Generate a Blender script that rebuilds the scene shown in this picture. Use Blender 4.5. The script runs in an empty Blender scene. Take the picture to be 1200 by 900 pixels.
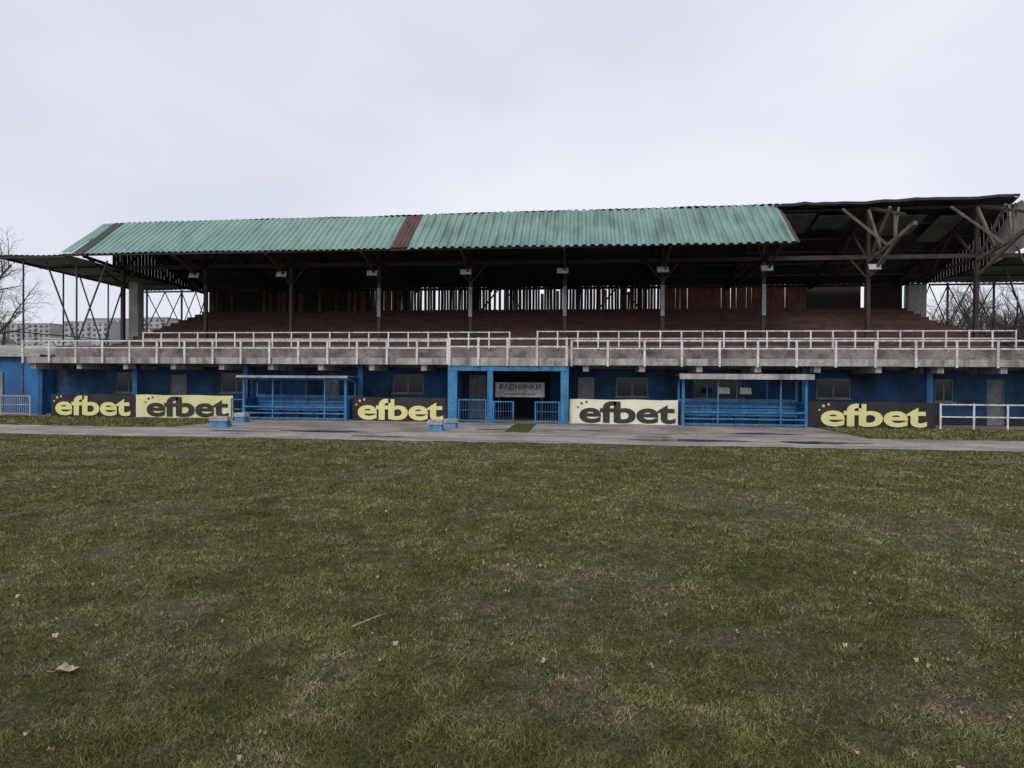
import bpy, math, random
import numpy as np
from mathutils import Vector, Matrix
random.seed(7); rng=np.random.RandomState(7)
S=bpy.context.scene
C=S.collection
W={}
# ------------------------------------------------------------ materials
def nd(nt,t,**k):
    n=nt.nodes.new(t)
    for a,b in k.items(): setattr(n,a,b)
    return n
def c4(c): return (c[0],c[1],c[2],1)
def M(name,c1,c2=None,scale=1.5,rough=.8,metal=0.,streak=None,samt=.5,sscale=(5,5,.5),bump=.0,bscale=30,fine=.25,lo=.4,hi=.62):
    m=bpy.data.materials.new(name); m.use_nodes=True; nt=m.node_tree; L=nt.links.new
    b=nt.nodes['Principled BSDF']; b.inputs['Roughness'].default_value=rough; b.inputs['Metallic'].default_value=metal
    g=nd(nt,'ShaderNodeNewGeometry')
    if c2 is None: c2=tuple(x*.7 for x in c1)
    n1=nd(nt,'ShaderNodeTexNoise'); n1.inputs['Scale'].default_value=scale; n1.inputs['Detail'].default_value=8; n1.inputs['Roughness'].default_value=.65
    L(g.outputs['Position'],n1.inputs['Vector'])
    r=nd(nt,'ShaderNodeMapRange'); r.inputs[1].default_value=lo; r.inputs[2].default_value=hi
    L(n1.outputs['Fac'],r.inputs[0])
    mx=nd(nt,'ShaderNodeMix',data_type='RGBA'); mx.inputs[6].default_value=c4(c1); mx.inputs[7].default_value=c4(c2)
    L(r.outputs[0],mx.inputs[0]); out=mx.outputs[2]
    if streak:
        mp=nd(nt,'ShaderNodeMapping'); mp.inputs['Scale'].default_value=sscale
        L(g.outputs['Position'],mp.inputs['Vector'])
        n2=nd(nt,'ShaderNodeTexNoise'); n2.inputs['Scale'].default_value=1; n2.inputs['Detail'].default_value=6
        L(mp.outputs[0],n2.inputs['Vector'])
        r2=nd(nt,'ShaderNodeMapRange'); r2.inputs[1].default_value=.48; r2.inputs[2].default_value=.68; r2.inputs[4].default_value=samt
        L(n2.outputs['Fac'],r2.inputs[0])
        m2=nd(nt,'ShaderNodeMix',data_type='RGBA'); L(out,m2.inputs[6]); m2.inputs[7].default_value=c4(streak); L(r2.outputs[0],m2.inputs[0]); out=m2.outputs[2]
    if fine>0:
        n3=nd(nt,'ShaderNodeTexNoise'); n3.inputs['Scale'].default_value=14; n3.inputs['Detail'].default_value=5
        L(g.outputs['Position'],n3.inputs['Vector'])
        r3=nd(nt,'ShaderNodeMapRange'); r3.inputs[1].default_value=.3; r3.inputs[2].default_value=.7; r3.inputs[3].default_value=1-fine; r3.inputs[4].default_value=1+fine
        L(n3.outputs['Fac'],r3.inputs[0])
        v=nd(nt,'ShaderNodeVectorMath',operation='SCALE'); L(out,v.inputs[0]); L(r3.outputs[0],v.inputs['Scale']); out=v.outputs[0]
    L(out,b.inputs['Base Color'])
    if bump>0:
        n4=nd(nt,'ShaderNodeTexNoise'); n4.inputs['Scale'].default_value=bscale; n4.inputs['Detail'].default_value=6
        L(g.outputs['Position'],n4.inputs['Vector'])
        bp=nd(nt,'ShaderNodeBump'); bp.inputs['Strength'].default_value=bump; bp.inputs['Distance'].default_value=.02
        L(n4.outputs['Fac'],bp.inputs['Height']); L(bp.outputs[0],b.inputs['Normal'])
    return m
m_green=M('green_sheet',(.195,.315,.275),(.14,.24,.21),.35,.5,.0,streak=(.06,.10,.09),samt=.65,sscale=(2.2,.5,.35),fine=.12)
m_green2=M('teal_sheet',(.215,.35,.305),(.165,.28,.245),.4,.5,.0,streak=(.08,.14,.12),samt=.5,sscale=(2.4,.5,.35),fine=.12)
m_rust=M('rusty_sheet',(.10,.045,.03),(.04,.022,.017),1.2,.8,streak=(.17,.08,.05),samt=.4)
m_darksheet=M('dark_sheet',(.035,.045,.042),(.055,.06,.055),1.,.7)
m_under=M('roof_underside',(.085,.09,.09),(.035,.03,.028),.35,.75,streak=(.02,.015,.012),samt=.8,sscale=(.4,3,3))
m_canopy=M('side_canopy_sheet',(.13,.16,.14),(.07,.08,.075),.6,.6,streak=(.03,.035,.03),samt=.6,sscale=(4,.6,1))
m_steel=M('rusted_steel',(.03,.022,.02),(.055,.032,.025),3,.75)
m_greysteel=M('grey_steel',(.08,.07,.065),(.04,.034,.03),2,.6)
m_wood=M('pale_timber',(.17,.14,.125),(.08,.06,.05),2,.85)
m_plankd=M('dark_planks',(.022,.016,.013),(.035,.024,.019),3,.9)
m_plankb=M('brown_planks',(.21,.085,.055),(.11,.048,.032),2,.85,streak=(.03,.018,.014),samt=.7,sscale=(9,9,.6))
m_plankg=M('grey_planks',(.20,.19,.18),(.09,.08,.075),2,.9,streak=(.5,.5,.5),samt=.5,sscale=(9,9,.6))
m_bench=M('red_brown_bench',(.115,.045,.033),(.065,.028,.022),1.5,.75,streak=(.03,.02,.017),samt=.8,sscale=(.6,3,3))
m_conc=M('weathered_concrete',(.46,.43,.415),(.30,.27,.26),1.2,.9,streak=(.08,.068,.06),samt=.75,sscale=(2.6,2.0,.5),bump=.3)
m_pier=M('pale_concrete',(.48,.46,.44),(.34,.31,.30),1.2,.9,streak=(.12,.10,.09),samt=.6,sscale=(2.5,2.5,.5),bump=.3)
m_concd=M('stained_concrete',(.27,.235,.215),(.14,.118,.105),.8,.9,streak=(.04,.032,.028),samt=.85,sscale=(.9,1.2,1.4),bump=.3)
m_white=M('white_paint',(.76,.76,.77),(.60,.58,.58),3,.55,streak=(.22,.15,.11),samt=.5)
m_oldwhite=M('old_white_paint',(.42,.43,.44),(.30,.30,.30),3,.6,streak=(.15,.1,.08),samt=.5)
m_blue=M('blue_paint',(.018,.11,.27),(.014,.075,.19),1.5,.6,streak=(.01,.035,.08),samt=.6,bump=.1)
m_blue2=M('bright_blue_paint',(.045,.23,.46),(.03,.16,.35),2,.5,streak=(.02,.06,.11),samt=.6)
m_bluewall=M('blue_wall',(.022,.10,.25),(.016,.05,.12),.9,.8,streak=(.012,.014,.018),samt=.92,sscale=(.8,.8,.6),bump=.2)
m_annex=M('annex_blue_wall',(.03,.17,.42),(.02,.11,.30),.9,.8,streak=(.02,.04,.08),samt=.5,sscale=(.7,.7,.5),bump=.2)
m_navy=M('navy_paint',(.012,.022,.045),(.009,.014,.025),1.5,.6)
m_glass=M('dark_glass',(.02,.03,.04),(.01,.015,.02),1,.12,fine=0)
m_roofgrey=M('pale_roof_sheet',(.40,.41,.42),(.28,.28,.28),1.2,.6,streak=(.14,.12,.11),samt=.5)
m_grey=M('grey_paint',(.24,.26,.28),(.16,.17,.18),2,.6)
m_asph=M('worn_track',(.36,.32,.29),(.23,.20,.18),.6,.85,streak=(.11,.09,.08),samt=.7,sscale=(.3,1.7,1),bump=.5,bscale=60)
m_pave=M('worn_paving',(.34,.295,.265),(.18,.155,.14),.6,.8,streak=(.085,.07,.06),samt=.7,sscale=(.35,1.5,1),bump=.5,bscale=60)
m_wet=M('wet_patch',(.035,.032,.03),(.055,.05,.046),2,.22,fine=.1)
m_bnavy=M('banner_dark',(.028,.02,.022),(.018,.014,.02),2,.5)
m_byel=M('banner_yellow',(.74,.69,.30),(.80,.77,.52),.6,.5,fine=.04)
m_bpale=M('banner_pale',(.78,.75,.46),(.86,.84,.72),.5,.5,fine=.04)
m_tyel=M('lettering_yellow',(.80,.76,.34),(.74,.70,.28),2,.5,fine=.04)
m_tdark=M('lettering_dark',(.03,.024,.018),(.045,.035,.025),2,.5,fine=.06)
m_bark=M('bark',(.065,.05,.045),(.04,.032,.03),3,.9)
m_lens=M('lamp_glass',(.5,.52,.55),None,3,.15,fine=0)
m_hill=M('hill_painted_haze',(.15,.135,.14),(.09,.08,.085),.03,.95,bump=0)  # distance haze is painted into this greyish-lilac hill colour
m_bld=M('pale_render',(.46,.45,.46),(.37,.36,.37),.05,.9)
m_bldr=M('brown_tile',(.20,.16,.15),None,.05,.9)
m_win=M('distant_window',(.12,.12,.14),None,.05,.5)
m_leaf=M('dry_leaf',(.45,.33,.26),(.32,.22,.16),20,.8)

# ------------------------------------------------------------ mesh builder
class MB:
    def __init__(s): s.v=[]; s.f=[]; s.m=[]
    def add(s,vs,fs,m=0):
        o=len(s.v); s.v+= [tuple(v) for v in vs]; s.f+=[tuple(i+o for i in f) for f in fs]; s.m+=[m]*len(fs)
    def box(s,x0,x1,y0,y1,z0,z1,m=0):
        s.add([(x0,y0,z0),(x1,y0,z0),(x1,y1,z0),(x0,y1,z0),(x0,y0,z1),(x1,y0,z1),(x1,y1,z1),(x0,y1,z1)],
              [(0,3,2,1),(4,5,6,7),(0,1,5,4),(1,2,6,5),(2,3,7,6),(3,0,4,7)],m)
    def beam(s,p,q,w=.1,h=None,m=0):
        h=h or w; p=Vector(p); q=Vector(q); d=(q-p).normalized()
        up=Vector((0,0,1)) if abs(d.z)<.95 else Vector((0,1,0))
        a=d.cross(up).normalized(); b=a.cross(d).normalized(); a*=w/2; b*=h/2
        s.add([p-a-b,p+a-b,p+a+b,p-a+b,q-a-b,q+a-b,q+a+b,q-a+b],[(0,3,2,1),(4,5,6,7),(0,1,5,4),(1,2,6,5),(2,3,7,6),(3,0,4,7)],m)
    def cyl(s,p,q,r1,r2=None,n=8,m=0,cap=True):
        r2=r1 if r2 is None else r2; p=Vector(p); q=Vector(q); d=(q-p).normalized()
        up=Vector((0,0,1)) if abs(d.z)<.95 else Vector((0,1,0))
        a=d.cross(up).normalized(); b=a.cross(d).normalized()
        vs=[]
        for c,r in((p,r1),(q,r2)):
            for i in range(n):
                t=2*math.pi*i/n; vs.append(c+a*math.cos(t)*r+b*math.sin(t)*r)
        fs=[(i,(i+1)%n,n+(i+1)%n,n+i) for i in range(n)]
        if cap: fs+=[tuple(range(n-1,-1,-1)),tuple(range(n,2*n))]
        s.add(vs,fs,m)
    def prism(s,prof,x0,x1,m=0):   # prof list of (y,z)
        n=len(prof); vs=[(x0,y,z) for y,z in prof]+[(x1,y,z) for y,z in prof]
        fs=[(i,(i+1)%n,n+(i+1)%n,n+i) for i in range(n)]+[tuple(range(n-1,-1,-1)),tuple(range(n,2*n))]
        s.add(vs,fs,m)
    def obj(s,name,mats,parent=None,smooth=False,origin=None,label=None):
        if not isinstance(mats,(list,tuple)): mats=[mats]
        a=np.array(s.v)
        if origin is None:
            mn=a.min(0); mxx=a.max(0); o=np.array([(mn[0]+mxx[0])/2,(mn[1]+mxx[1])/2,mn[2]])
        else: o=np.array(origin)
        me=bpy.data.meshes.new(name); me.from_pydata((a-o).tolist(),[],s.f); me.update()
        for mt in mats: me.materials.append(mt)
        me.polygons.foreach_set('material_index',s.m)
        if smooth: me.polygons.foreach_set('use_smooth',[True]*len(s.f))
        ob=bpy.data.objects.new(name,me); place(ob,parent,Vector(o))
        if label: ob['label']=label
        return ob
def place(ob,parent,w):
    C.objects.link(ob); W[ob.name]=Vector(w)
    if parent is not None:
        ob.parent=parent; ob.location=Vector(w)-W[parent.name]
    else: ob.location=Vector(w)
def empty(name,loc,label,cat,group=None):
    e=bpy.data.objects.new(name,None); place(e,None,loc); tag(e,label,cat,group); return e
def tag(o,label,cat,group=None):
    o['label']=label; o['category']=cat
    if group: o['group']=group
def dup(root,loc,rz=0,sc=None):
    r=root.copy(); C.objects.link(r); r.location=loc; W[r.name]=Vector(loc)
    if rz: r.rotation_euler=(0,0,rz)
    if sc: r.scale=(sc,sc,sc)
    for ch in root.children:
        k=ch.copy(); C.objects.link(k); k.parent=r
        for g in ch.children:
            kk=g.copy(); C.objects.link(kk); kk.parent=k
    return r
def corr(mb,x0,x1,lo,hi,pitch=.3,depth=.035,rows=6,wav=.015,m=0,edge=0.0,zr=0.0,flip=1):
    dy=hi[0]-lo[0]; dz=hi[1]-lo[1]; l=math.hypot(dy,dz); ny,nz=-dz/l,dy/l
    if nz<0: ny,nz=-ny,-nz
    xs=[];x=x0;k=0; prof=[0,0,1,1]; st=[.36,.14,.36,.14]
    while x<x1+1e-6:
        xs.append((x,prof[k%4]*depth)); x+=pitch*st[k%4]; k+=1
    xs.append((x1,0))
    n=len(xs); vs=[]
    for r in range(rows+1):
        t=r/rows
        for i,(x,dn) in enumerate(xs):
            ww=wav*(math.sin(x*1.7+r*1.1)+.6*math.sin(x*.53+r*.4))
            e=0
            if r==0 and edge: e=-edge*(.5+.5*math.sin(math.floor(x/1.05)*12.9898)) 
            o=dn+ww
            z=lo[1]+dz*(t+e/l)+nz*o+zr*(x-x0)*t
            vs.append((x,lo[0]+dy*(t+e/l)+ny*o,z))
    fs=[(r*n+i,r*n+i+1,(r+1)*n+i+1,(r+1)*n+i) for r in range(rows) for i in range(n-1)]
    mb.add(vs,fs,m)
# value noise
def vnoise(x,y,s,seed):
    r=np.random.RandomState(seed).rand(256,256)
    X=x*s+1000;Y=y*s+1000; xi=np.floor(X).astype(int);yi=np.floor(Y).astype(int); fx=X-xi;fy=Y-yi
    fx=fx*fx*(3-2*fx);fy=fy*fy*(3-2*fy)
    g=lambda a,b:r[a%256,b%256]
    return (g(xi,yi)*(1-fx)+g(xi+1,yi)*fx)*(1-fy)+(g(xi,yi+1)*(1-fx)+g(xi+1,yi+1)*fx)*fy
def fbm(x,y,s,seed,o=4):
    t=0;a=1;w=0
    for i in range(o):
        t=t+a*vnoise(x,y,s*2**i,seed+i); w+=a; a*=.55
    return t/w
def smooth(a,lo,hi):
    t=np.clip((a-lo)/(hi-lo),0,1); return t*t*(3-2*t)
def dead_f(x,y):
    a=fbm(x,y,.5,11,5); b=fbm(x,y,2.6,31,4); c=fbm(x,y,7.,41,3)
    return np.clip(smooth(a,.52,.80)*.45+smooth(b,.54,.76)*.6+smooth(c,.50,.75)*.4,0,1)
def height_f(x,y):
    h=.05*(fbm(x,y,.4,51,3)-.5)+.04*(fbm(x,y,3.8,61,3)-.5)
    return h*smooth(17.6-y,0,1.5)+.01

# ------------------------------------------------------------ ground
def grass_mat(name,blade):
    m=bpy.data.materials.new(name); m.use_nodes=True; nt=m.node_tree; L=nt.links.new
    b=nt.nodes['Principled BSDF']; b.inputs['Roughness'].default_value=.85 if not blade else .6
    b.inputs['Specular IOR Level'].default_value=.2
    at=nd(nt,'ShaderNodeAttribute'); at.attribute_name='dead'
    g=nd(nt,'ShaderNodeNewGeometry')
    def noise(s,d=6):
        n=nd(nt,'ShaderNodeTexNoise'); n.inputs['Scale'].default_value=s; n.inputs['Detail'].default_value=d; n.inputs['Roughness'].default_value=.7
        L(g.outputs['Position'],n.inputs['Vector']); return n.outputs['Fac']
    def mr(f,a,bb,c=0,d=1):
        r=nd(nt,'ShaderNodeMapRange'); r.inputs[1].default_value=a;r.inputs[2].default_value=bb;r.inputs[3].default_value=c;r.inputs[4].default_value=d
        L(f,r.inputs[0]); return r.outputs[0]
    def mix(f,a,bb):
        x=nd(nt,'ShaderNodeMix',data_type='RGBA'); L(f,x.inputs[0])
        for s,k in((a,6),(bb,7)):
            if isinstance(s,tuple): x.inputs[k].default_value=c4(s)
            else: L(s,x.inputs[k])
        return x.outputs[2]
    if blade:
        sh=nd(nt,'ShaderNodeAttribute'); sh.attribute_name='shade'
        col=mix(mr(sh.outputs['Fac'],0,1),(.040,.050,.010),(.205,.21,.050))
        tan=mix(mr(sh.outputs['Fac'],0,1),(.12,.098,.05),(.50,.43,.27))
        col=mix(at.outputs['Fac'],col,tan)
    else:
        gr=mix(mr(noise(5),.35,.65),(.042,.045,.011),(.10,.10,.028))
        so=mix(mr(noise(9),.4,.62),(.058,.046,.028),(.15,.122,.075))
        col=mix(mr(at.outputs['Fac'],.15,1),gr,so)
        v=nd(nt,'ShaderNodeVectorMath',operation='SCALE'); L(col,v.inputs[0]); L(mr(noise(40,4),.3,.7,.3,1.65),v.inputs['Scale']); col=v.outputs[0]
        bp=nd(nt,'ShaderNodeBump'); bp.inputs['Strength'].default_value=1; bp.inputs['Distance'].default_value=.04
        L(noise(30,8),bp.inputs['Height']); L(bp.outputs[0],b.inputs['Normal'])
    L(col,b.inputs['Base Color']); return m
m_lawn=grass_mat('lawn_soil',False); m_blade=grass_mat('grass_blades',True)
g=MB(); g.add([(-1500,-300,-.06),(1500,-300,-.06),(1500,1500,-.06),(-1500,1500,-.06)],[(0,1,2,3)])
o=g.obj('ground',m_lawn,origin=(0,0,-.06)); o['kind']='structure'; o['label']='wide flat ground under the football ground'; o['category']='ground'
x=np.arange(-34,34.01,.11); y=np.concatenate([np.arange(-5,18.2,.09),np.arange(18.3,27,.4)])
XX,YY=np.meshgrid(x,y); ZZ=height_f(XX,YY); n,mm=XX.shape
me=bpy.data.meshes.new('lawn')
idx=np.arange(n*mm).reshape(n,mm)
F=np.stack([idx[:-1,:-1],idx[:-1,1:],idx[1:,1:],idx[1:,:-1]],-1).reshape(-1,4)
def npmesh(me,V,F,smoothf=False):
    k=F.shape[1]
    me.vertices.add(len(V)); me.vertices.foreach_set('co',V.astype(np.float32).ravel())
    me.loops.add(F.size); me.loops.foreach_set('vertex_index',F.astype(np.int32).ravel())
    me.polygons.add(len(F)); me.polygons.foreach_set('loop_start',np.arange(0,F.size,k,dtype=np.int32))
    if smoothf: me.polygons.foreach_set('use_smooth',np.ones(len(F),bool))
    me.update(calc_edges=True)
npmesh(me,np.stack([XX,YY,ZZ],-1).reshape(-1,3),F,True)
a=me.attributes.new('dead','FLOAT','POINT'); a.data.foreach_set('value',dead_f(XX,YY).ravel().astype(np.float32))
me.materials.append(m_lawn); ob=bpy.data.objects.new('grass_field',me); place(ob,None,(0,0,0)); ob['kind']='structure'; ob['label']='patchy winter grass pitch with bare brown spots'; ob['category']='grass'
# blades
def blades(name,N,d0,d1,xf,hh,logd=True,wmul=1):
    u=rng.rand(N)
    d=d0*(d1/d0)**u if logd else d0+(d1-d0)*u
    xx=xf(N,d)
    dd=dead_f(xx,d)
    tuft=fbm(xx,d,7.,277,3)
    keep=(rng.rand(N)>dd*.65)&(rng.rand(N)<.4+1.4*smooth(tuft,.35,.7))
    d=d[keep];xx=xx[keep];dd=dd[keep];tuft=tuft[keep];n=len(d)
    z=height_f(xx,d)-.004
    h=hh*(.45+rng.rand(n))*(1-.45*dd)*(.55+.9*tuft)*(1+np.clip(d-4,0,14)*.05)
    w=(.0015+.0018*rng.rand(n))*np.maximum(1,d/3.2)*wmul
    t=rng.rand(n)*6.283; ln=rng.rand(n)*1.8+.2; t2=rng.rand(n)*6.283
    b=np.stack([xx,d,z],-1); wv=np.stack([np.cos(t)*w,np.sin(t)*w,np.zeros(n)],-1)
    tip=b+np.stack([np.cos(t2)*ln*h,np.sin(t2)*ln*h,h],-1)
    V=np.stack([b-wv,b+wv,tip],1).reshape(-1,3); F=np.arange(3*n).reshape(n,3)
    me=bpy.data.meshes.new(name); npmesh(me,V,F)
    a=me.attributes.new('dead','FLOAT','POINT')
    dv=np.clip(dd*.85+ (rng.rand(n)<.11)*.8+rng.rand(n)*.15-.05,0,1); a.data.foreach_set('value',np.repeat(dv,3).astype(np.float32))
    a=me.attributes.new('shade','FLOAT','POINT'); 
    sh=np.clip(rng.rand(n)**1.2*.8+1.3*(fbm(xx,d,1.9,177,4)-.46)+.7*(tuft-.5),0,1)
    a.data.foreach_set('value',np.repeat(sh,3).astype(np.float32))
    me.materials.append(m_blade); ob=bpy.data.objects.new(name,me); place(ob,None,(0,0,0)); ob['kind']='stuff'; return ob
o=blades('grass',1000000,1.7,18.1,lambda N,d:(-.13+(rng.rand(N)*2-1)*1.0)*d+(rng.rand(N)-.5)*1.0,.022)
o['label']='short sparse green and straw grass blades'; o['category']='grass'
def xs_strip(N,d):
    s=rng.rand(N)*34; return np.where(s<17,-32+s, 9.8+(s-17)*.75)
o=blades('verge_grass',60000,21.55,26.3,xs_strip,.04,False,.9)
o['label']='rough grass verge beside the running track'; o['category']='grass'
# track
def sheet(name,pts,z,mat,label,cat,sub=1):
    g=MB(); g.add([(px,py,z) for px,py in pts],[tuple(range(len(pts)))]); o=g.obj(name,mat); o['kind']='structure'; o['label']=label; o['category']=cat; return o
def ragged(x0,x1,y0,y1,st=.35,am=.12,edges='fb'):
    p=[]
    k=int((x1-x0)/st)
    for i in range(k+1): p.append((x0+(x1-x0)*i/k,y0+random.uniform(-am,am)))
    for i in range(k,-1,-1): p.append((x0+(x1-x0)*i/k,y1+random.uniform(-am,am)))
    return p
sheet('path',ragged(-60,60,18.1,21.4),.024,m_asph,'worn grey running track in front of the stand','path')
sheet('pavement',ragged(-15.2,9.6,21.3,26.5,.5,.03),.029,m_pave,'worn concrete apron in front of the dugouts','pavement')
sheet('pavement',ragged(-60,60,26.6,40,3,.0),.020,m_pave,'concrete floor under the stand','pavement')
def blob(cx,cy,rx,ry,n=40):
    ph=[random.uniform(0,6.28) for _ in range(5)]
    return [(cx+rx*math.cos(t)*(1+.18*math.sin(3*t+ph[0])+.12*math.sin(5*t+ph[1])+.07*math.sin(9*t+ph[2])),cy+ry*math.sin(t)*(1+.2*math.sin(2*t+ph[3])+.12*math.sin(7*t+ph[4]))) for t in [2*math.pi*i/n for i in range(n)]]
for cx,cy,rx,ry in[(-8.9,20.7,1.5,.3),(3.2,19.7,1.7,.38),(2.5,20.7,.6,.16),(7.4,19.6,1.2,.34),(-12.2,20.4,.8,.12),(-3.3,22.6,.5,.2),(6.6,22.6,1.2,.25),(-6.5,19.3,.9,.15),(0.2,22.9,.9,.2)]:
    sheet('puddle',blob(cx,cy,rx,ry),.036,m_wet,'shallow dark puddle on the worn track','puddle')
sheet('path',ragged(-2.65,-1.75,21.6,26.0,.15,.15),.035,m_lawn,'muddy earth strip leading to the gate','path')
for x0,y0,l,s in[(-4.1,19.3,1.2,.0),(-3.4,21.4,1.5,.0),(4.6,19.0,1.0,.4),(9.7,19.2,1.2,.25)]:
    g=MB(); g.add([(x0,y0,.040),(x0+l,y0-s,.040),(x0+l,y0-s+.06,.040),(x0,y0+.06,.040)],[(0,1,2,3)]); o=g.obj('painted_line',m_white); o['kind']='structure';o['label']='short faded white line on the track';o['category']='painted line'

# ------------------------------------------------------------ GRANDSTAND
GS=empty('grandstand',(-3,33,0),'old covered football grandstand with green corrugated roof and blue ground floor','grandstand')
EV=(28.0,8.05); RD=(30.8,10.3); RR=(38.4,7.73)
colX=[-24.7+4.8*k for k in range(10)]
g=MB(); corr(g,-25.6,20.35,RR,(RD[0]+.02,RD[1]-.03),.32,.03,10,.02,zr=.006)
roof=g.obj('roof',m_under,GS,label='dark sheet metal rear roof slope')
def sub(builder,name,mat,par,label=None): return builder.obj(name,mat,par,label=label)
g=MB(); corr(g,-24.55,-8.85,EV,RD,.31,.055,7,.012,edge=.06); sub(g,'roof_sheet',m_green2,roof,'pale green corrugated front slope')
g=MB(); corr(g,-8.85,-8.02,(EV[0]-.02,EV[1]+.02),(RD[0],RD[1]+.02),.2,.03,7,.01); sub(g,'roof_sheet',m_rust,roof,'narrow rusty brown corrugated strip')
g=MB(); corr(g,-8.02,9.45,(EV[0]-.05,EV[1]-.03),(RD[0],RD[1]+.04),.38,.08,7,.016,edge=.10,zr=.004); sub(g,'roof_sheet',m_green,roof,'green corrugated front slope with dark stains')
g=MB(); corr(g,9.45,9.62,(EV[0]-.05,EV[1]+.0),(RD[0],RD[1]+.07),.36,.06,7,.018,edge=.10); sub(g,'roof_sheet',m_rust,roof,'rusty end strip of the green roof')
g=MB(); corr(g,-25.25,-24.55,(EV[0],EV[1]),(RD[0],RD[1]-.03),.27,.03,6,.01); sub(g,'roof_sheet',m_darksheet,roof,'dark bare roof strip')
g=MB(); corr(g,-25.9,-25.25,(EV[0],EV[1]+.05),(RD[0],RD[1]-.05),.27,.03,6,.01); sub(g,'roof_sheet',m_green2,roof,'pale green end strip')
# side canopies
for x0,x1 in((-29.4,-25.6),(20.42,27)):
    g=MB(); corr(g,x0,x1,(28,8.02),(38.4,7.75),.3,.03,8,.02); 
    for yy in(28.03,30.5,33,35.6,38.3): g.beam((x0,yy,8.0-(yy-28)*.026-.08),(x1,yy,8.0-(yy-28)*.026-.08),.07,.1,1)
    xe=x0+.03 if x0<0 else x1-.03
    g.beam((xe,28,7.97),(xe,38.4,7.7),.08,.14,1)
    sub(g,'canopy',[m_canopy,m_steel],GS,'flat corrugated side canopy')
# purlins
for i in range(7):
    t=i/6.; yy=RD[0]+.3+(RR[0]-RD[0]-.4)*t; zz=RD[1]+(RR[1]-RD[1])*(yy-RD[0])/(RR[0]-RD[0])-.1
    g=MB(); g.beam((-25.5,yy,zz),(20.3,yy,zz+.15*(1-t)),.09,.12); sub(g,'purlin',m_steel,roof)
for t in(.03,.5,.93):
    yy=EV[0]+2.8*t; zz=EV[1]+2.25*t-.1
    g=MB(); g.beam((-25.8,yy,zz),(9.6,yy,zz),.08,.12); sub(g,'purlin',m_steel,roof)
# trusses
for k,X in enumerate(colX):
    g=MB(); ex=X>9
    g.beam((X,RD[0],RD[1]-.15),(X,RR[0],RR[1]-.12),.12,.2,0)
    g.beam((X,30.8,7.75),(X,38.3,7.5),.1,.14,0)
    g.beam((X,30.8,7.6),(X,30.8,10.15),.15,.15,0)
    g.beam((X,30.8,7.7),(X,32.7,9.5),.09,.1,0); g.beam((X,32.7,9.5),(X,34.6,7.6),.09,.1,0); g.beam((X,34.6,7.6),(X,35.8,8.5),.08,.1,0)
    if not ex:
        g.beam((X,EV[0]+.05,EV[1]-.08),(X,RD[0],RD[1]-.14),.1,.16,0)
        g.beam((X,28.1,7.95),(X,30.8,7.75),.1,.14,0); g.beam((X,29.4,9.0),(X,30.8,7.8),.08,.1,0)
        g.beam((X,28.4,7.9),(X,30.8,6.9),.08,.1,0)
    else:
        g.beam((X,26.7,8.45),(X,30.8,7.65),.13,.17,1); g.beam((X,27.7,8.3),(X+.02,30.75,6.9),.11,.12,1)
        g.beam((X+.11,29.0,9.75),(X+.11,30.7,7.9),.10,.12,1)
        g.beam((X-.1,29.4,7.95),(X-.1,30.6,10.05),.10,.12,1)
        g.beam((X,28.3,9.35),(X,28.3,8.15),.1,.12,1)
        g.beam((X,27.5,9.0),(X,30.7,10.15),.09,.12,0)
        g.beam((X,28.9,8.0),(X-1.3,30.5,10.1),.09,.1,1); g.beam((X+.1,28.6,8.1),(X+1.2,30.5,10.1),.09,.1,1)
    sub(g,'roof_truss',[m_steel,m_wood],roof,'pale exposed timber roof truss' if ex else None)
# ridge capping on the exposed part: one continuous uneven strip
g=MB(); xs=np.arange(9.3,20.35,.45); vs=[]
for i,X in enumerate(xs):
    dz=.02*(X-9)+.022*math.sin(X*1.3)+.02*math.sin(X*3.7)+random.uniform(-.02,.02); dy=random.uniform(-.03,.03)
    vs+=[(X,30.45+dy,10.26+dz),(X,30.42+dy,10.38+dz),(X,30.9,10.45+dz),(X,31.5,10.20+dz)]
fs=[]
for i in range(len(xs)-1):
    for j in range(3): fs.append((i*4+j,(i+1)*4+j,(i+1)*4+j+1,i*4+j+1))
g.add(vs,fs)
sub(g,'ridge_board',m_darksheet,roof,'uneven dark ridge capping')
for x0,x1,y0,y1 in((9.8,11.4,31.0,32.6),(11.6,13.2,31.2,32.3),(14.6,16.6,31.3,33),(17.2,18.4,31.4,33.6)):  # pale boards imitate light reflecting on the rear slope sheets
    z=lambda yy:10.3-(yy-30.8)*.338-.2
    g=MB(); vs=[(x0,y0,z(y0)),(x1,y0,z(y0)),(x1,y1,z(y1)),(x0,y1,z(y1))]; g.add(vs+[(a,b,c+.02) for a,b,c in vs],[(0,3,2,1),(4,5,6,7),(0,1,5,4),(1,2,6,5),(2,3,7,6),(3,0,4,7)])
    sub(g,'reflected_light_board',m_canopy,roof,'pale board standing in for light reflected on the rear slope')
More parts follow.
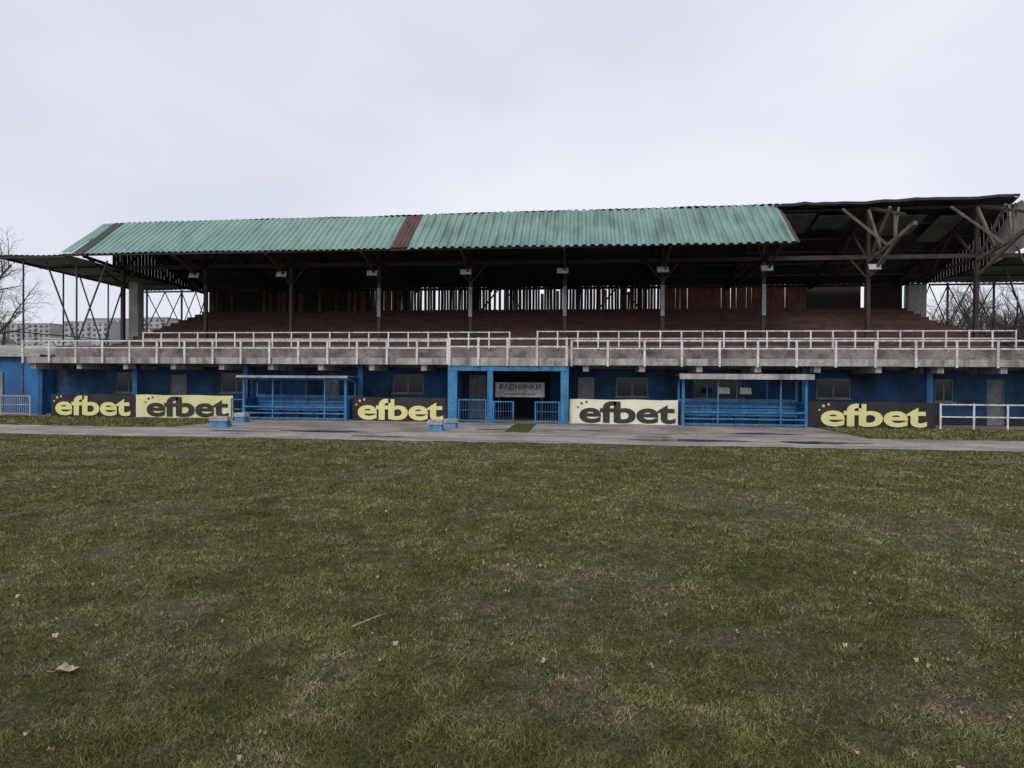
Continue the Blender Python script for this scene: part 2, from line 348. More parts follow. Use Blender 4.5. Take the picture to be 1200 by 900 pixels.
# gable ends
g=MB()
n=26
for i in range(n):
    ya=31.0+(38.3-31)*i/n; yb=31.0+(38.3-31)*(i+1)/n-.006
    zt=lambda yy:10.3-(yy-30.8)*.338+.15
    g.add([(20.30,ya,7.7),(20.30,yb,7.7),(20.30,yb,zt(yb)),(20.30,ya,zt(ya))],[(0,1,2,3)],0)
g.add([(20.26,29.2,8.3),(20.26,32.6,7.75),(20.26,32.6,8.9),(20.26,30.98,10.3),(20.26,30.5,10.35)],[(0,1,2,3,4)],1)
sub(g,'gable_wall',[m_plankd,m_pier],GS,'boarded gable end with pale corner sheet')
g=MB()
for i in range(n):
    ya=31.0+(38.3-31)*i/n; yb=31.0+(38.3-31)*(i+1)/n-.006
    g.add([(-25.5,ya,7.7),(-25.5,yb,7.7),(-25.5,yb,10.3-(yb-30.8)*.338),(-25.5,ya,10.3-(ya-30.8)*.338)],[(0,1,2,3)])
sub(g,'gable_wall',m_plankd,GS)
# columns
for k,X in enumerate(colX):
    g=MB(); g.beam((X,30.8,3.2),(X,30.8,7.9),.17,.17,0); g.box(X-.2,X+.2,30.6,31.0,3.1,3.7,1)
    if k%2==0: g.beam((X-.8,30.8,7.75),(X,30.8,6.8),.06,.07,0); g.beam((X+.8,30.8,7.75),(X,30.8,6.8),.06,.07,0)
    if 2<k<8: g.box(X-.09,X+.09,30.66,30.70,5.1,6.6,2)
    sub(g,'column',[m_steel,m_concd,m_grey],GS)
g=MB(); g.beam((-25.5,30.8,7.85),(20.3,30.8,7.85),.12,.2); sub(g,'beam',m_steel,GS)
# back wall planks
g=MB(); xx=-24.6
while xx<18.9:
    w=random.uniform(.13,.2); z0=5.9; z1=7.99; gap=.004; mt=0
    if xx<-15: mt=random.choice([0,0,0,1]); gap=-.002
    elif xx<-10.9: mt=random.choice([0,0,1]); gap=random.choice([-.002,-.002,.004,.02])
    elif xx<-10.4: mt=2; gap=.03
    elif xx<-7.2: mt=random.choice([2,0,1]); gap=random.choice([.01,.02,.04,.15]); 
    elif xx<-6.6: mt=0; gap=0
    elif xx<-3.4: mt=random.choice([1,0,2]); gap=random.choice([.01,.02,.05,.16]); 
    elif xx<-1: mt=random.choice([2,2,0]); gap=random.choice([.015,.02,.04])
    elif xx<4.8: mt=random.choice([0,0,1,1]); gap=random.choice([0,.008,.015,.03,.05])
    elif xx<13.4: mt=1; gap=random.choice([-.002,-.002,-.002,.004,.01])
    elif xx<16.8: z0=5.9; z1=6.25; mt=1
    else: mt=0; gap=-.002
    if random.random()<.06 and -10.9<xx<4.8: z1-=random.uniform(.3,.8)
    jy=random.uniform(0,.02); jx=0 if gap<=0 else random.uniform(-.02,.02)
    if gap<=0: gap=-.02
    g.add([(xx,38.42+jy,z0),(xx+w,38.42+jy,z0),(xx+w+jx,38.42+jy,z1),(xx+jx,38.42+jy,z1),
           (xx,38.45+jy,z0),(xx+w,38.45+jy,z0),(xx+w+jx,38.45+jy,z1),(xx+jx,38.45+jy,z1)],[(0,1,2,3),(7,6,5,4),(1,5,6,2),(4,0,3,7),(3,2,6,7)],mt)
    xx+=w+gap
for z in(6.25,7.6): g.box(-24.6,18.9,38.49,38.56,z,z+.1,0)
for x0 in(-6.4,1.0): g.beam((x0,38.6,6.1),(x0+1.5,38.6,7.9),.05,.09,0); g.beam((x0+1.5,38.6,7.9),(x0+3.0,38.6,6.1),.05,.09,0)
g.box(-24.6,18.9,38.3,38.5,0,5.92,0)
g.box(13.3,16.9,38.9,38.95,5.9,8.3,0)  # dark panel added behind the opening so it reads as black shade
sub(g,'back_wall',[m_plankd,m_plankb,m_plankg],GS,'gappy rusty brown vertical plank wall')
for X0,X1,Y in((19.15,20.15,38.0),(-26.9,-26.3,34.0)):
    g=MB(); g.box(X0,X1,Y,Y+.5,0,7.6); sub(g,'pier',m_pier,GS,'pale concrete pier beside the wall')
# terraces
N=12; run=.78; rise=.253
prof=[(28.62,2.72),(28.62,3.0)]
for i in range(N):
    yy=28.95+run*i; z=3.0+rise*i
    prof+=[(yy,z),(yy,z+rise)]
prof+=[(38.28,3.0+rise*N),(38.28,2.72)]
g=MB(); g.prism(prof,-24.6,18.9); ter=g.obj('seating_terrace',m_concd,GS)
for i in range(N):
    yy=28.95+run*i; z=3.0+rise*(i+1)
    g=MB()
    for s in range(3): g.box(-24.5,18.8,yy+.02+.13*s,yy+.13+.13*s,z+.13,z+.165)
    g.box(-24.5,18.8,yy-.005,yy+.015,z-.16,z+.12)
    xx=-24
    while xx<18.6: g.box(xx,xx+.06,yy+.04,yy+.38,z,z+.13,1); xx+=1.6
    sub(g,'bench',[m_bench,m_steel],ter)
# balcony
g=MB(); g.box(-26.5,21.5,26.66,28.4,2.56,2.80); g.box(-26.52,21.52,26.56,26.655,2.55,2.84); g.box(-5.62,-.42,26.05,26.55,2.5,2.84)
xx=-26.2
while xx<21.3: g.box(xx,xx+.25,26.7,28.9,2.28,2.555); xx+=2.4
bal=g.obj('balcony',m_conc,GS,label='stained pale concrete balcony slab')
g=MB(); g.box(-26.5,21.5,28.40,28.60,2.44,3.45); g.box(-26.5,21.5,28.36,28.64,3.452,3.49); g.box(-26.5,21.5,28.6,31,2.44,2.7)
sub(g,'parapet',m_concd,bal,'brown stained low concrete parapet')
def railing(x0,x1,y,zb,zt,sp,rails,label=None,t=.045):
    g=MB()
    for z in rails: g.beam((x0,y,z),(x1,y,z),t,t*1.3)
    r=g.obj('railing',m_white,GS,label=label)
    n=max(1,round((x1-x0)/sp)); p0=None
    for i in range(n+1):
        X=x0+(x1-x0)*i/n
        if p0 is None:
            b=MB(); b.box(X-t,X+t,y-.055,y-.026,zb,zt+.03); b.box(X-.02,X+.02,y-.026,y+.045,zb+.1,zb+.2); p0=b.obj('railing_post',m_white,r)
            bx=p0.location.x
        else:
            k=p0.copy(); C.objects.link(k); k.location.x=bx+(X-x0)
railing(-26.4,-5.75,26.5,2.55,3.6,1.42,(3.6,3.28),'white balcony front railing')
railing(-5.55,-.5,26.0,2.50,3.68,1.25,(3.66,3.32),'white railing on projecting balcony bay')
railing(-.3,21.4,26.5,2.50,3.6,1.6,(3.6,3.27),'white balcony front railing')
railing(-21.6,-3.2,28.33,3.35,4.12,.95,(4.12,3.80),None,.032)
railing(-1.9,18.6,28.33,3.35,4.15,.95,(4.15,3.82),None,.032)
# brace frames left/right ends
for sx in(1,-1):
    g=MB(); f=lambda X:X if sx==1 else (-5.0-X)
    g.beam((f(-28.1),28.2,0.3),(f(-28.1),28.2,7.95),.06)
    for yy,xb,xt,tk in((28.6,-25.5,1.7,.06),(32.0,-26.9,1.5,.055)):
        g.beam((f(xb-xt),yy,7.8),(f(xb),yy,3.6),tk); g.beam((f(xb+xt),yy,7.8),(f(xb),yy,3.6),tk)
        if yy<30: g.beam((f(xb),yy,2.9),(f(xb),yy,7.8),tk)
    for X in(-28.9,-26.4): 
        g.beam((f(X),38.2,0),(f(X),38.2,7.75),.09)
    for a,b in((-28.9,-27.6),(-27.6,-26.4),(-26.4,-25.4),(-25.4,-24.6)):
        g.beam((f(a),38.2,7.6),(f(b),38.2,5.2),.045); g.beam((f(a),38.2,5.2),(f(b),38.2,7.6),.045)
    g.beam((f(-28.9),38.2,5.2),(f(-24.6),38.2,5.2),.05)
    for ya,yb in((28.2,31.5),(31.5,34.8),(34.8,38.2)):
        g.beam((f(-28.9),yb,.3),(f(-28.9),yb,7.8),.06)
    g.beam((f(-28.9),28.2,4.2),(f(-28.9),38.2,4.2),.05)
    sub(g,'bracing_frame',m_greysteel,GS,'open steel bracing at the end of the stand')
# ground floor
Yw=28.9
openings=[(-23.6,-22.2,1.1,2.15,'w'),(-20.6,-19.7,0.03,2.05,'d'),(-17.9,-16.2,1.15,2.15,'w'),(-12.5,-11.7,0.03,2.05,'dw'),(-9.0,-7.45,1.2,2.15,'w'),(-5.2,-4.4,.03,2.1,'dw'),(-4.1,-1.3,0.03,2.3,'o'),(0.0,.75,0.03,2.05,'dw'),(1.75,3.25,1.13,2.05,'w'),(5.3,7.6,1.1,2.1,'w'),(10.7,12.2,1.15,2.05,'w'),(15.7,16.5,1.05,2.05,'w'),(17.85,18.6,.03,2.05,'d'),(20,21,1.1,2.05,'w')]
g=MB(); px=-27
for (a,b,z0,z1,t) in openings:
    g.box(px,a,Yw,Yw+.25,0,2.439); g.box(a,b,Yw,Yw+.25,z1,2.439)
    if z0>.1: g.box(a,b,Yw,Yw+.25,0,z0)
    px=b
g.box(px,21.5,Yw,Yw+.25,0,2.439)
px=-27
for (a,b,z0,z1,t) in openings:
    if z0<.1: g.box(px,a,Yw-.04,Yw-.003,0.03,.45,1); px=b
g.box(px,21.5,Yw-.04,Yw-.003,0.03,.45,1)
g.box(-4.5,-1,32,32.2,0,2.44,1)
sub(g,'ground_floor_wall',[m_bluewall,m_navy],GS,'dirty blue painted ground floor wall')
for (a,b,z0,z1,t) in openings:
    if t=='w':
        g=MB(); fw=.06; y0,y1=Yw+.05,Yw+.11
        g.box(a,b,y0,y1,z0,z0+fw);g.box(a,b,y0,y1,z1-fw,z1);g.box(a,a+fw,y0,y1,z0+fw,z1-fw);g.box(b-fw,b,y0,y1,z0+fw,z1-fw)
        mid=(a+b)/2; g.box(mid-.03,mid+.03,y0+.003,y1-.003,z0+fw,z1-fw)
        g.box(a-.05,b+.05,Yw-.06,Yw+.05,z0-.05,z0-.002)
        wd=g.obj('window',m_grey,GS); g=MB(); g.box(a+fw,b-fw,Yw+.08,Yw+.09,z0+fw,z1-fw); g.obj('pane',m_glass,wd)
    elif t in('d','dw'):
        g=MB(); g.box(a+.05,b-.05,Yw+.08,Yw+.12,z0,z1-.05); g.box(a,a+.05,Yw+.04,Yw+.14,z0,z1);g.box(b-.05,b,Yw+.04,Yw+.14,z0,z1);g.box(a+.05,b-.05,Yw+.04,Yw+.14,z1-.05,z1)
        g.box(a+.17,b-.17,Yw+.07,Yw+.079,1.1,1.8)
        dr=g.obj('door',m_roofgrey if t=='dw' else m_grey,GS); g=MB(); g.cyl((b-.14,Yw+.06,1.0),(b-.26,Yw+.05,1.0),.012); g.cyl((b-.14,Yw+.08,1.0),(b-.14,Yw+.05,1.0),.012); g.obj('handle',m_steel,dr)
for X in(-26.2,-21.2,-15.6,-10.0,9.6,14.6,19.5):
    g=MB(); g.box(X-.12,X+.12,27.2,27.45,0,2.55); sub(g,'pillar',m_blue,GS)
for X,w in((-5.45,.2),(-3.8,.12),(-.58,.17)):
    g=MB(); g.box(X-w,X+w,26.12,26.4,0,2.49); g.box(X-w-.03,X+w+.03,26.08,26.44,0,.15); sub(g,'pillar',m_blue2,GS,'bright blue entrance pillar')
g=MB(); g.box(-5.62,-.42,26.10,26.16,2.28,2.495); sub(g,'fascia',m_blue2,GS,'bright blue strip over the entrance')
g=MB(); g.box(-5.45,-5.3,26.45,Yw,0,2.43); g.box(-.62,-.5,26.45,Yw,0,2.43); sub(g,'side_wall',m_bluewall,GS)

# ------------------------------------------------------------ text
def text_mesh(s,w,h,off=.03,ext=.006,sp=1.0):
    cu=bpy.data.curves.new('t','FONT'); cu.body=s; cu.offset=off; cu.extrude=.01; cu.resolution_u=4; cu.space_character=sp
    ob=bpy.data.objects.new('t',cu); C.objects.link(ob); dg=bpy.context.evaluated_depsgraph_get()
    me=bpy.data.meshes.new_from_object(ob.evaluated_get(dg)); bpy.data.objects.remove(ob)
    a=np.zeros(len(me.vertices)*3); me.vertices.foreach_get('co',a); a=a.reshape(-1,3); mn=a.min(0); mx=a.max(0)
    X=(a[:,0]-mn[0])/(mx[0]-mn[0])*w-w/2; Z=(a[:,1]-mn[1])/(mx[1]-mn[1])*h; Y=-(a[:,2]-mn[2])/(mx[2]-mn[2])*ext
    me.vertices.foreach_set('co',np.stack([X,Y,Z],-1).ravel()); me.update(); me.materials.clear(); return me
def put_text(s,w,h,cx,z0,y,mat,par,off=.03,sp=1.0):
    me=text_mesh(s,w,h,off,.006,sp); me.materials.append(mat); o=bpy.data.objects.new('lettering',me); place(o,par,(cx,y,z0)); return o
def star(g,cx,cz,r,y):
    pts=[(cx+(r if i%2==0 else r*.42)*math.sin(i*math.pi/5),y,cz+(r if i%2==0 else r*.42)*math.cos(i*math.pi/5)) for i in range(10)]
    g.add(pts+[(cx,y,cz)],[(i,(i+1)%10,10) for i in range(10)])
def banner(x0,x1,z0,z1,y,bg,fg,tx0,tx1,label):
    e=empty('advertising_banner',((x0+x1)/2,y,0),label,'banner','advertising banners along the pitch')
    g=MB(); nx=30;nz=5; vs=[]
    for j in range(nz+1):
        for i in range(nx+1):
            t=i/nx; vs.append((x0+(x1-x0)*t,y+.012*math.sin(t*19+j)*math.sin(t*7.3)+.006*math.sin(j*2+t*31),z0+(z1-z0)*j/nz+ (.012*math.sin(t*13) if j in(0,nz) else 0)))
    g.add(vs,[(j*(nx+1)+i,j*(nx+1)+i+1,(j+1)*(nx+1)+i+1,(j+1)*(nx+1)+i) for j in range(nz) for i in range(nx)])
    g.obj('panel',bg,e,True)
    g=MB(); k=3
    for i in range(k+1):
        X=x0+.05+(x1-x0-.1)*i/k; g.box(X-.025,X+.025,y+.03,y+.08,0,z1)
    for z in(z0+.04,z1-.06): g.box(x0,x1,y+.085,y+.115,z,z+.03)
    g.obj('support_frame',m_blue,e)
    h=z1-z0
    put_text('efbet',tx1-tx0,h*.90,(tx0+tx1)/2,z0+h*.04,y-.024,fg,e,.027,.98)
    g=MB(); star(g,tx0+.10,z0+h*.84,.08,y-.03); star(g,tx0+.30,z0+h*.90,.07,y-.03); star(g,tx0-.06,z0+h*.68,.06,y-.03)
    g.obj('star_emblem',fg,e)
banner(-24.95,-20.62,.03,1.08,26.5,m_bnavy,m_tyel,-24.70,-20.85,'dark banner with yellow lettering beside the dark recess')
banner(-20.55,-15.75,.03,1.08,26.45,m_byel,m_tdark,-20.0,-15.95,'yellow banner with dark lettering next to a dugout')
banner(-10.05,-5.78,.03,1.08,26.4,m_bnavy,m_tyel,-9.8,-5.9,'dark banner with yellow lettering beside the entrance')
banner(-.36,4.2,.03,1.08,26.4,m_bpale,m_tdark,.05,4.1,'pale yellow banner with dark lettering beside the entrance')
banner(9.4,14.4,.03,1.08,26.4,m_bnavy,m_tyel,9.95,14.05,'dark banner with yellow lettering beside white fence')
# entrance sign
e=empty('sign_board',(-2.6,27.3,0),'grey white name sign with dark lettering behind the gate','sign')
g=MB(); g.box(-3.72,-1.50,27.3,27.34,1.12,1.78); g.obj('panel',m_roofgrey,e)
g=MB(); g.box(-3.6,-3.55,27.345,27.4,0,1.7); g.box(-1.65,-1.6,27.345,27.4,0,1.7); g.obj('support_post',m_steel,e)
put_text('РАДНИЧКИ',1.85,.28,-2.6,1.42,27.285,m_tdark,e,.012)
g=MB(); g.box(-3.3,-1.9,27.285,27.295,1.24,1.28); g.obj('underline',m_tdark,e)

# ------------------------------------------------------------ dugouts
def dugout(x0,x1,y,H,label,roofm,backm,paper,fh=.1):
    e=empty('dugout',((x0+x1)/2,y+.6,0),label,'dugout','team dugouts by the touchline'); D=1.25
    g=MB(); 
    for X in(x0+.05,x1-.05):
        g.box(X-.05,X+.05,y,y+.1,0,H-.05); g.box(X-.04,X+.04,y+D-.08,y+D,0,H-.25)
        g.beam((X,y+.04,H-.08),(X,y+D,H-.28),.06,.06)
        g.beam((X,y+.1,1.0),(X,y+D,1.0),.05,.05)
    for i in range(1,4):
        X=x0+(x1-x0)*i/4; g.box(X-.025,X+.025,y+D-.06,y+D-.01,0,H-.25); 
    g.beam((x0+.1,y+.05,H-.1),(x1-.1,y+.05,H-.1),.06,.12); 
    for i in(1,3):
        X=x0+(x1-x0)*i/4+.2; g.box(X-.025,X+.025,y+.01,y+.06,0,H-.16)
    g.beam((x0,y+D-.03,1.06),(x1,y+D-.03,1.06),.05,.14)
    g.obj('frame',m_blue2,e)
    g=MB(); corr(g,x0-.15,x1+.15,(y-.25,H+.0),(y+D+.1,H-.12+.06),.16,.02,3,.01); g.prism([(y-.30,H-fh),(y-.25,H-fh),(y-.25,H+.02),(y-.30,H+.015)],x0-.15,x1+.15)
    g.obj('roof',roofm,e)
    g=MB(); g.box(x0+.08,x1-.08,y+D-.14,y+D-.11,.06,.98); g.box(x0+.01,x0+.035,y+.1,y+D-.1,.1,.97); g.box(x1-.035,x1-.01,y+.1,y+D-.1,.1,.97); g.obj('back_panel',backm,e)
    g=MB()
    for s in range(3): g.box(x0+.15,x1-.15,y+.62+.13*s,y+.73+.13*s,.44,.47)
    for z in(.62,.76): g.box(x0+.15,x1-.15,y+D-.2,y+D-.17,z,z+.1)
    X=x0+.4
    while X<x1-.3: g.box(X,X+.05,y+.65,y+.98,.02,.438,1); X+=.95
    g.obj('bench',[m_blue2,m_steel],e)
    g=MB()
    for z in(.12,.34,.62): g.beam((x0+.08,y+.0,z),(x1-.08,y+.0,z),.03,.06)
    g.obj('front_rail',m_blue2,e)
    for px in paper:
        g=MB(); g.add([(px,y+D-.1,1.35),(px+.5,y+D-.1,1.35),(px+.48,y+D-.09,1.62),(px+.03,y+D-.09,1.63)],[(0,1,2,3)]); g.obj('paper_notice',m_white,e)
    return e
dugout(-15.05,-10.2,26.05,2.0,'blue steel dugout with thin grey-blue roof and bench',m_roofgrey,m_blue,[],.08)
dugout(4.3,9.3,26.0,2.18,'blue steel dugout with pale roof and paper notices',m_pier,m_blue,[6.0,6.9],.2)

# ------------------------------------------------------------ gates & fences
def gate(x0,x1,y,h,label,mat,name='gate',bars=True,inner=m_blue):
    e=empty(name,((x0+x1)/2,y,0),label,name.replace('_',' '))
    g=MB()
    for X in(x0+.03,x1-.03): g.box(X-.03,X+.03,y-.03,y+.03,0,h)
    for z in(.12,h-.03): g.beam((x0+.06,y,z),(x1-.06,y,z),.05,.05)
    g.obj('frame',mat,e)
    g=MB(); X=x0+.12
    while X<x1-.1: g.box(X-.009,X+.009,y-.009,y+.009,.14,h-.05); X+=.11
    g.beam((x0+.06,y,h*.55),(x1-.06,y,h*.55),.035,.035)
    g.obj('bars',inner,e)
gate(-5.2,-3.95,26.2,1.05,'blue barred fence panel between entrance pillars',m_blue2,'fence')
gate(-3.66,-2.75,26.15,.98,'blue gate leaf with pale edge at the entrance',m_blue2)
gate(-1.85,-.78,26.15,.98,'blue gate leaf with pale edge at the entrance',m_blue2)
gate(-27.6,-26.0,26.5,1.0,'small dull white barred gate beside the annex',m_oldwhite,inner=m_oldwhite)
def fence(x0,x1,y,h,sp,label,mat):
    e=empty('fence',((x0+x1)/2,y,0),label,'fence'); g=MB()
    for z in(h-.03,h*.5): g.beam((x0,y,z),(x1,y,z),.04,.05)
    g.obj('rail',mat,e); n=round((x1-x0)/sp)
    for i in range(n+1):
        X=x0+(x1-x0)*i/n; g=MB(); g.box(X-.03,X+.03,y-.06,y-.022,0,h+.02); g.obj('post',mat,e)
fence(14.5,22,26.3,1.05,1.25,'low white two-rail fence beside the pitch',m_white)
fence(-32,-27.7,26.5,.9,1.4,'low dull white two-rail fence beside the annex',m_oldwhite)
fence(-15.7,-15.15,26.3,.95,.5,'short blue rail between banner and dugout',m_blue2)
# annex
e=empty('annex_building',(-33,31,0),'bright blue flat annex with pale sloping roof','building')
g=MB(); g.box(-40,-27.05,28.2,36,0,3.0); g.obj('wall',m_annex,e)
g=MB(); corr(g,-40.3,-26.9,(27.9,3.02),(36.2,3.9),.3,.03,3,.01); g.box(-40.3,-26.9,27.9,27.94,2.9,3.05); g.obj('roof',m_pier,e)
g=MB(); g.box(-30.2,-29.2,28.13,28.19,0,2.1); g.obj('door',m_grey,e)
# blocks
def block(x,y,w,h,mat2):
    e=empty('marker_block',(x,y,.03),'small blue and white painted concrete block on the track edge','concrete block','painted blocks by the track')
    g=MB(); g.add([(x-w/2,y-.2,.03),(x+w/2,y-.2,.03),(x+w/2,y+.2,.03),(x-w/2,y+.2,.03),(x-w*.42,y-.15,h*.6),(x+w*.42,y-.15,h*.6),(x+w*.42,y+.15,h*.6),(x-w*.42,y+.15,h*.6)],[(0,3,2,1),(4,5,6,7),(0,1,5,4),(1,2,6,5),(2,3,7,6),(3,0,4,7)]); g.obj('base',m_blue2,e)
    g=MB(); g.box(x-w*.48,x+w*.48,y-.19,y+.19,h*.6+.002,h); g.obj('top',m_pier,e)
block(-13.6,22.0,.75,.42,0); block(-5.15,21.8,.55,.42,0); block(-14.2,24.5,.5,.42,0); block(-4.9,23.3,.5,.36,0)

# ------------------------------------------------------------ floodlights
first=None
for k in range(1,9):
    X=colX[k]
    if first is None:
        e=empty('floodlight',(X-.1,30.2,7.3),'small white floodlight under the stand roof','floodlight','floodlights under the roof')
        a=X-.1
        g=MB(); g.add([(a-.28,29.85,7.10),(a+.28,29.85,7.10),(a+.28,29.95,7.38),(a-.28,29.95,7.38),(a-.15,30.15,7.22),(a+.15,30.15,7.22),(a+.15,30.2,7.38),(a-.15,30.2,7.38)],[(0,1,2,3),(4,7,6,5),(0,4,5,1),(1,5,6,2),(2,6,7,3),(3,7,4,0)]); g.obj('housing',m_roofgrey,e)
        g=MB(); g.add([(a-.25,29.84,7.12),(a+.25,29.84,7.12),(a+.25,29.935,7.36),(a-.25,29.935,7.36)],[(0,1,2,3)]); g.obj('glass',m_lens,e)
        g=MB(); g.beam((a,30.18,7.3),(a,30.72,7.45),.04); g.beam((a-.3,30.0,7.25),(a+.3,30.0,7.25),.02); g.obj('bracket',m_steel,e)
        first=e
    else: dup(first,(X-.1,30.2,7.3))

# ------------------------------------------------------------ leaves and twigs
def leaf(x,y,s,rz,label='dry curled brown leaf lying on the grass'):
    z=float(height_f(np.array([x]),np.array([y]))[0])+.025
    n=9; vs=[]
    for i in range(n+1):
        t=i/n; w=.42*math.sin(math.pi*t**.8)*(1+.25*math.sin(i*2.4))
        for sgn in(-1,0,1):
            lx=(t-.5)*s; ly=sgn*w*s*.9; lz=abs(sgn)*w*s*.35+.012*math.sin(t*7)
            vs.append((x+lx*math.cos(rz)-ly*math.sin(rz),y+lx*math.sin(rz)+ly*math.cos(rz),z+lz))
    g=MB(); g.add(vs,[(i*3+j,i*3+j+1,(i+1)*3+j+1,(i+1)*3+j) for i in range(n) for j in range(2)])
    g.cyl((x-.5*s*math.cos(rz),y-.5*s*math.sin(rz),z),(x-.8*s*math.cos(rz),y-.8*s*math.sin(rz),z+.01),.002,n=5)
    o=g.obj('leaf',m_leaf,None,True); tag(o,label,'leaf','fallen leaves on the pitch')
leaf(-3.2,3.52,.13,.5)
for i in range(60):
    d=2.6*(14/2.6)**random.random(); leaf((-.11+random.uniform(-.9,.85))*d,d,random.uniform(.025,.05),random.uniform(0,6))
g=MB(); z=.035; g.cyl((-1.68,4.42,z),(-1.56,4.56,z+.02),.006,.004,5); g.cyl((-1.56,4.56,z+.02),(-1.50,4.68,z+.01),.004,.002,5); g.cyl((-1.62,4.50,z+.01),(-1.56,4.49,z+.03),.003,.001,5)
o=g.obj('twig',m_leaf); tag(o,'short pale forked twig lying on the grass','twig')

# ------------------------------------------------------------ trees
def branch(tr,cr,p,d,l,r,lv,maxlv,rnd):
    tgt=tr if lv==0 else cr
    seg=4 if lv<2 else 2; q=p
    pts=[p]
    for i in range(seg):
        d=(d+Vector((rnd.uniform(-1,1),rnd.uniform(-1,1),rnd.uniform(-.4,.9)))*(.10+.04*lv)).normalized()
        q2=q+d*l/seg; r2=r*(1-.6*(i+1)/seg); r1=r*(1-.6*i/seg)
        tgt.cyl(q,q2,r1,r2,7 if lv==0 else(4 if lv<3 else 3),cap=False); q=q2; pts.append(q)
    if lv>=maxlv: return
    n=[6,5,4,4,3][lv]
    for i in range(n):
        t=(.35+.65*(i+.5)/n) if lv==0 else (.2+.8*(i+.5)/n); k=min(int(t*seg),seg-1); pp=pts[k].lerp(pts[k+1],t*seg-k)
        az=rnd.uniform(0,6.283); a=rnd.uniform(.5,1.0)
        s=d.cross(Vector((math.cos(az),math.sin(az),.1))).normalized()
        nd_=(d*math.cos(a)+s*math.sin(a)).normalized()
        branch(tr,cr,pp,nd_,l*rnd.uniform(.45,.68),max(r*.45,.006),lv+1,maxlv,rnd)
def bare_tree(seed,h,loc,label):
    rnd=random.Random(seed); tr=MB(); cr=MB()
    branch(tr,cr,Vector(loc),Vector((0,0,1)),h*.55,h*.020,0,5,rnd)
    e=empty('bare_tree',loc,label,'tree','leafless trees around the ground')
    tr.obj('trunk',m_bark,e); cr.obj('crown',m_bark,e); return e
t1=bare_tree(3,19,(-62.5,57.5,0),'tall leafless tree beyond the stand')
t2=bare_tree(5,13,(40,66,0),'leafless tree behind the stand')
t3=bare_tree(9,12,(44,68,0),'leafless tree behind the stand')
for x,y,s,r,t in[(-71,68,.9,1,t1),(37,62,.9,2,t3),(42,63,1.0,1,t2),(44,74,1.1,2,t2),(49,76,1.0,3,t2),(47,70,.9,4,t3),(53,82,1.2,1,t3),(50,86,1.3,2,t2),(56,88,1.1,5,t3),(60,94,1.2,.5,t2),(54,96,1.1,1.5,t3),(62,100,1.1,3,t2),(38,66,.8,4.2,t2),(58,104,1.3,2.2,t3),(66,104,1.2,.2,t2),
    (-90,110,.7,2,t2),(-105,118,.7,4,t3),(-84,125,.7,5,t2),(-112,115,.7,1,t3),(-98,130,.8,.4,t2),(-120,128,.8,1.4,t2)]:
    dup(t,(x,y,0),r,s)
# hills
hx=np.arange(-900,901,15.); hy=np.arange(130,1000,15.)
def hz(x,y):
    ramp=smooth(y,130,420)*26+smooth(y,400,800)*32
    return ramp*(.75+.5*fbm(x,y,.006,91,3))-1+1.5*fbm(x,y,.07,95,3)*smooth(y,150,300)
HX,HY=np.meshgrid(hx,hy); HZ=hz(HX,HY); n,mm=HX.shape; idx=np.arange(n*mm).reshape(n,mm)
F=np.stack([idx[:-1,:-1],idx[:-1,1:],idx[1:,1:],idx[1:,:-1]],-1).reshape(-1,4)
me=bpy.data.meshes.new('hill'); npmesh(me,np.stack([HX,HY,HZ],-1).reshape(-1,3),F,True); me.materials.append(m_hill)
o=bpy.data.objects.new('hill',me); place(o,None,(0,0,0)); o['kind']='structure'; o['label']='low hills beyond the town with haze painted into their colour'; o['category']='hill'
# apartment blocks
def block_b(x,y,w,dp,h,fl,roof=False):
    z=float(hz(np.array([x]),np.array([y]))[0])-1
    g=MB(); g.box(x-w/2,x+w/2,y,y+dp,z,z+h)
    for i in range(fl):
        zz=z+1.3+(h-1)*i/fl+.4; k=int(w/3.2)
        for j in range(k):
            xx=x-w/2+w*(j+.5)/k; g.box(xx-.8,xx+.8,y-.06,y+.1,zz,zz+1.4,1)
            if j%3==1: g.box(xx-1.2,xx+1.2,y-1.2,y-.07,zz-.9,zz-.1,0)
    if roof: g.add([(x-w/2-.5,y-.5,z+h),(x+w/2+.5,y-.5,z+h),(x+w/2+.5,y+dp+.5,z+h),(x-w/2-.5,y+dp+.5,z+h),(x-w/2+1,y+dp/2,z+h+3),(x+w/2-1,y+dp/2,z+h+3)],[(0,1,5,4),(2,3,4,5),(1,2,5),(3,0,4),(3,2,1,0)],2)
    else: g.box(x-w/2-.3,x+w/2+.3,y-.3,y+dp+.3,z+h,z+h+.6,0)
    o=g.obj('apartment_block',[m_bld,m_win,m_bldr]); tag(o,'pale distant apartment block on the hillside','building','distant apartment blocks')
for a in[(-262,300,26,12,15,5,0),(-232,310,18,12,17,6,0),(-300,305,24,12,14,5,0),(-330,310,22,12,13,4,1),(-285,340,24,12,16,5,0),(-210,330,20,12,12,4,0),(-250,270,16,10,9,3,0),(-290,270,14,10,8,2,1),(-315,275,14,10,8,2,0)]:
    block_b(*a)

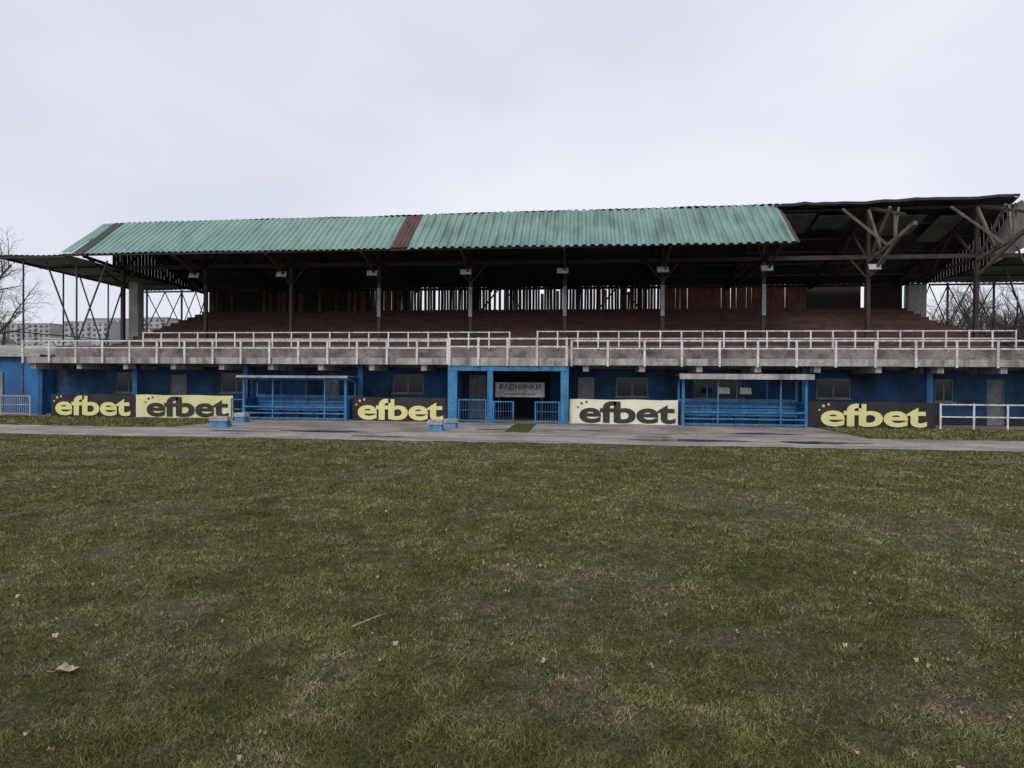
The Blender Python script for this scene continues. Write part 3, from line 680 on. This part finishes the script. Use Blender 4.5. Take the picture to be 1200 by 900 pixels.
# ------------------------------------------------------------ world & light
w=bpy.data.worlds.new('World'); S.world=w; w.use_nodes=True; nt=w.node_tree; L=nt.links.new
bg=nt.nodes['Background']; sky=nd(nt,'ShaderNodeTexSky'); sky.sky_type='NISHITA'; sky.sun_disc=False; sky.sun_elevation=math.radians(42); sky.sun_rotation=math.radians(200)
sv=nd(nt,'ShaderNodeVectorMath',operation='SCALE'); sv.inputs['Scale'].default_value=.1; L(sky.outputs[0],sv.inputs[0])
tc=nd(nt,'ShaderNodeTexCoord'); mp=nd(nt,'ShaderNodeMapping'); mp.inputs['Scale'].default_value=(1,1,2.2); L(tc.outputs['Generated'],mp.inputs[0])
no=nd(nt,'ShaderNodeTexNoise'); no.inputs['Scale'].default_value=1.3; no.inputs['Detail'].default_value=4; no.inputs['Roughness'].default_value=.45; L(mp.outputs[0],no.inputs['Vector'])
cr=nd(nt,'ShaderNodeValToRGB'); cr.color_ramp.elements[0].position=.33; cr.color_ramp.elements[0].color=(.66,.69,.82,1); cr.color_ramp.elements[1].position=.64; cr.color_ramp.elements[1].color=(.88,.90,.97,1); L(no.outputs['Fac'],cr.inputs[0])
mx=nd(nt,'ShaderNodeMix',data_type='RGBA'); mx.inputs[0].default_value=.95; L(sv.outputs[0],mx.inputs[6]); L(cr.outputs[0],mx.inputs[7])
L(mx.outputs[2],bg.inputs['Color']); bg.inputs['Strength'].default_value=1.0
sl=bpy.data.lights.new('sun','SUN'); sl.energy=1.3; sl.angle=math.radians(25); sl.color=(1,.96,.90); so=bpy.data.objects.new('sun',sl); C.objects.link(so)
so.rotation_euler=(math.radians(48),0,math.radians(-20)); so.location=(0,-20,40)
# ------------------------------------------------------------ camera
cd=bpy.data.cameras.new('camera'); cd.sensor_width=36; cd.lens=21.45; cd.clip_end=3000; cd.clip_start=.05
co=bpy.data.objects.new('camera',cd); C.objects.link(co)
R=Matrix.Rotation(math.radians(6.2),4,'Z')@Matrix.Rotation(math.radians(90-.4),4,'X')@Matrix.Rotation(math.radians(.39),4,'Z')
co.matrix_world=Matrix.Translation((0,0,1.9))@R
S.camera=co
S.view_settings.view_transform='Standard'; S.view_settings.look='None'; S.view_settings.exposure=0
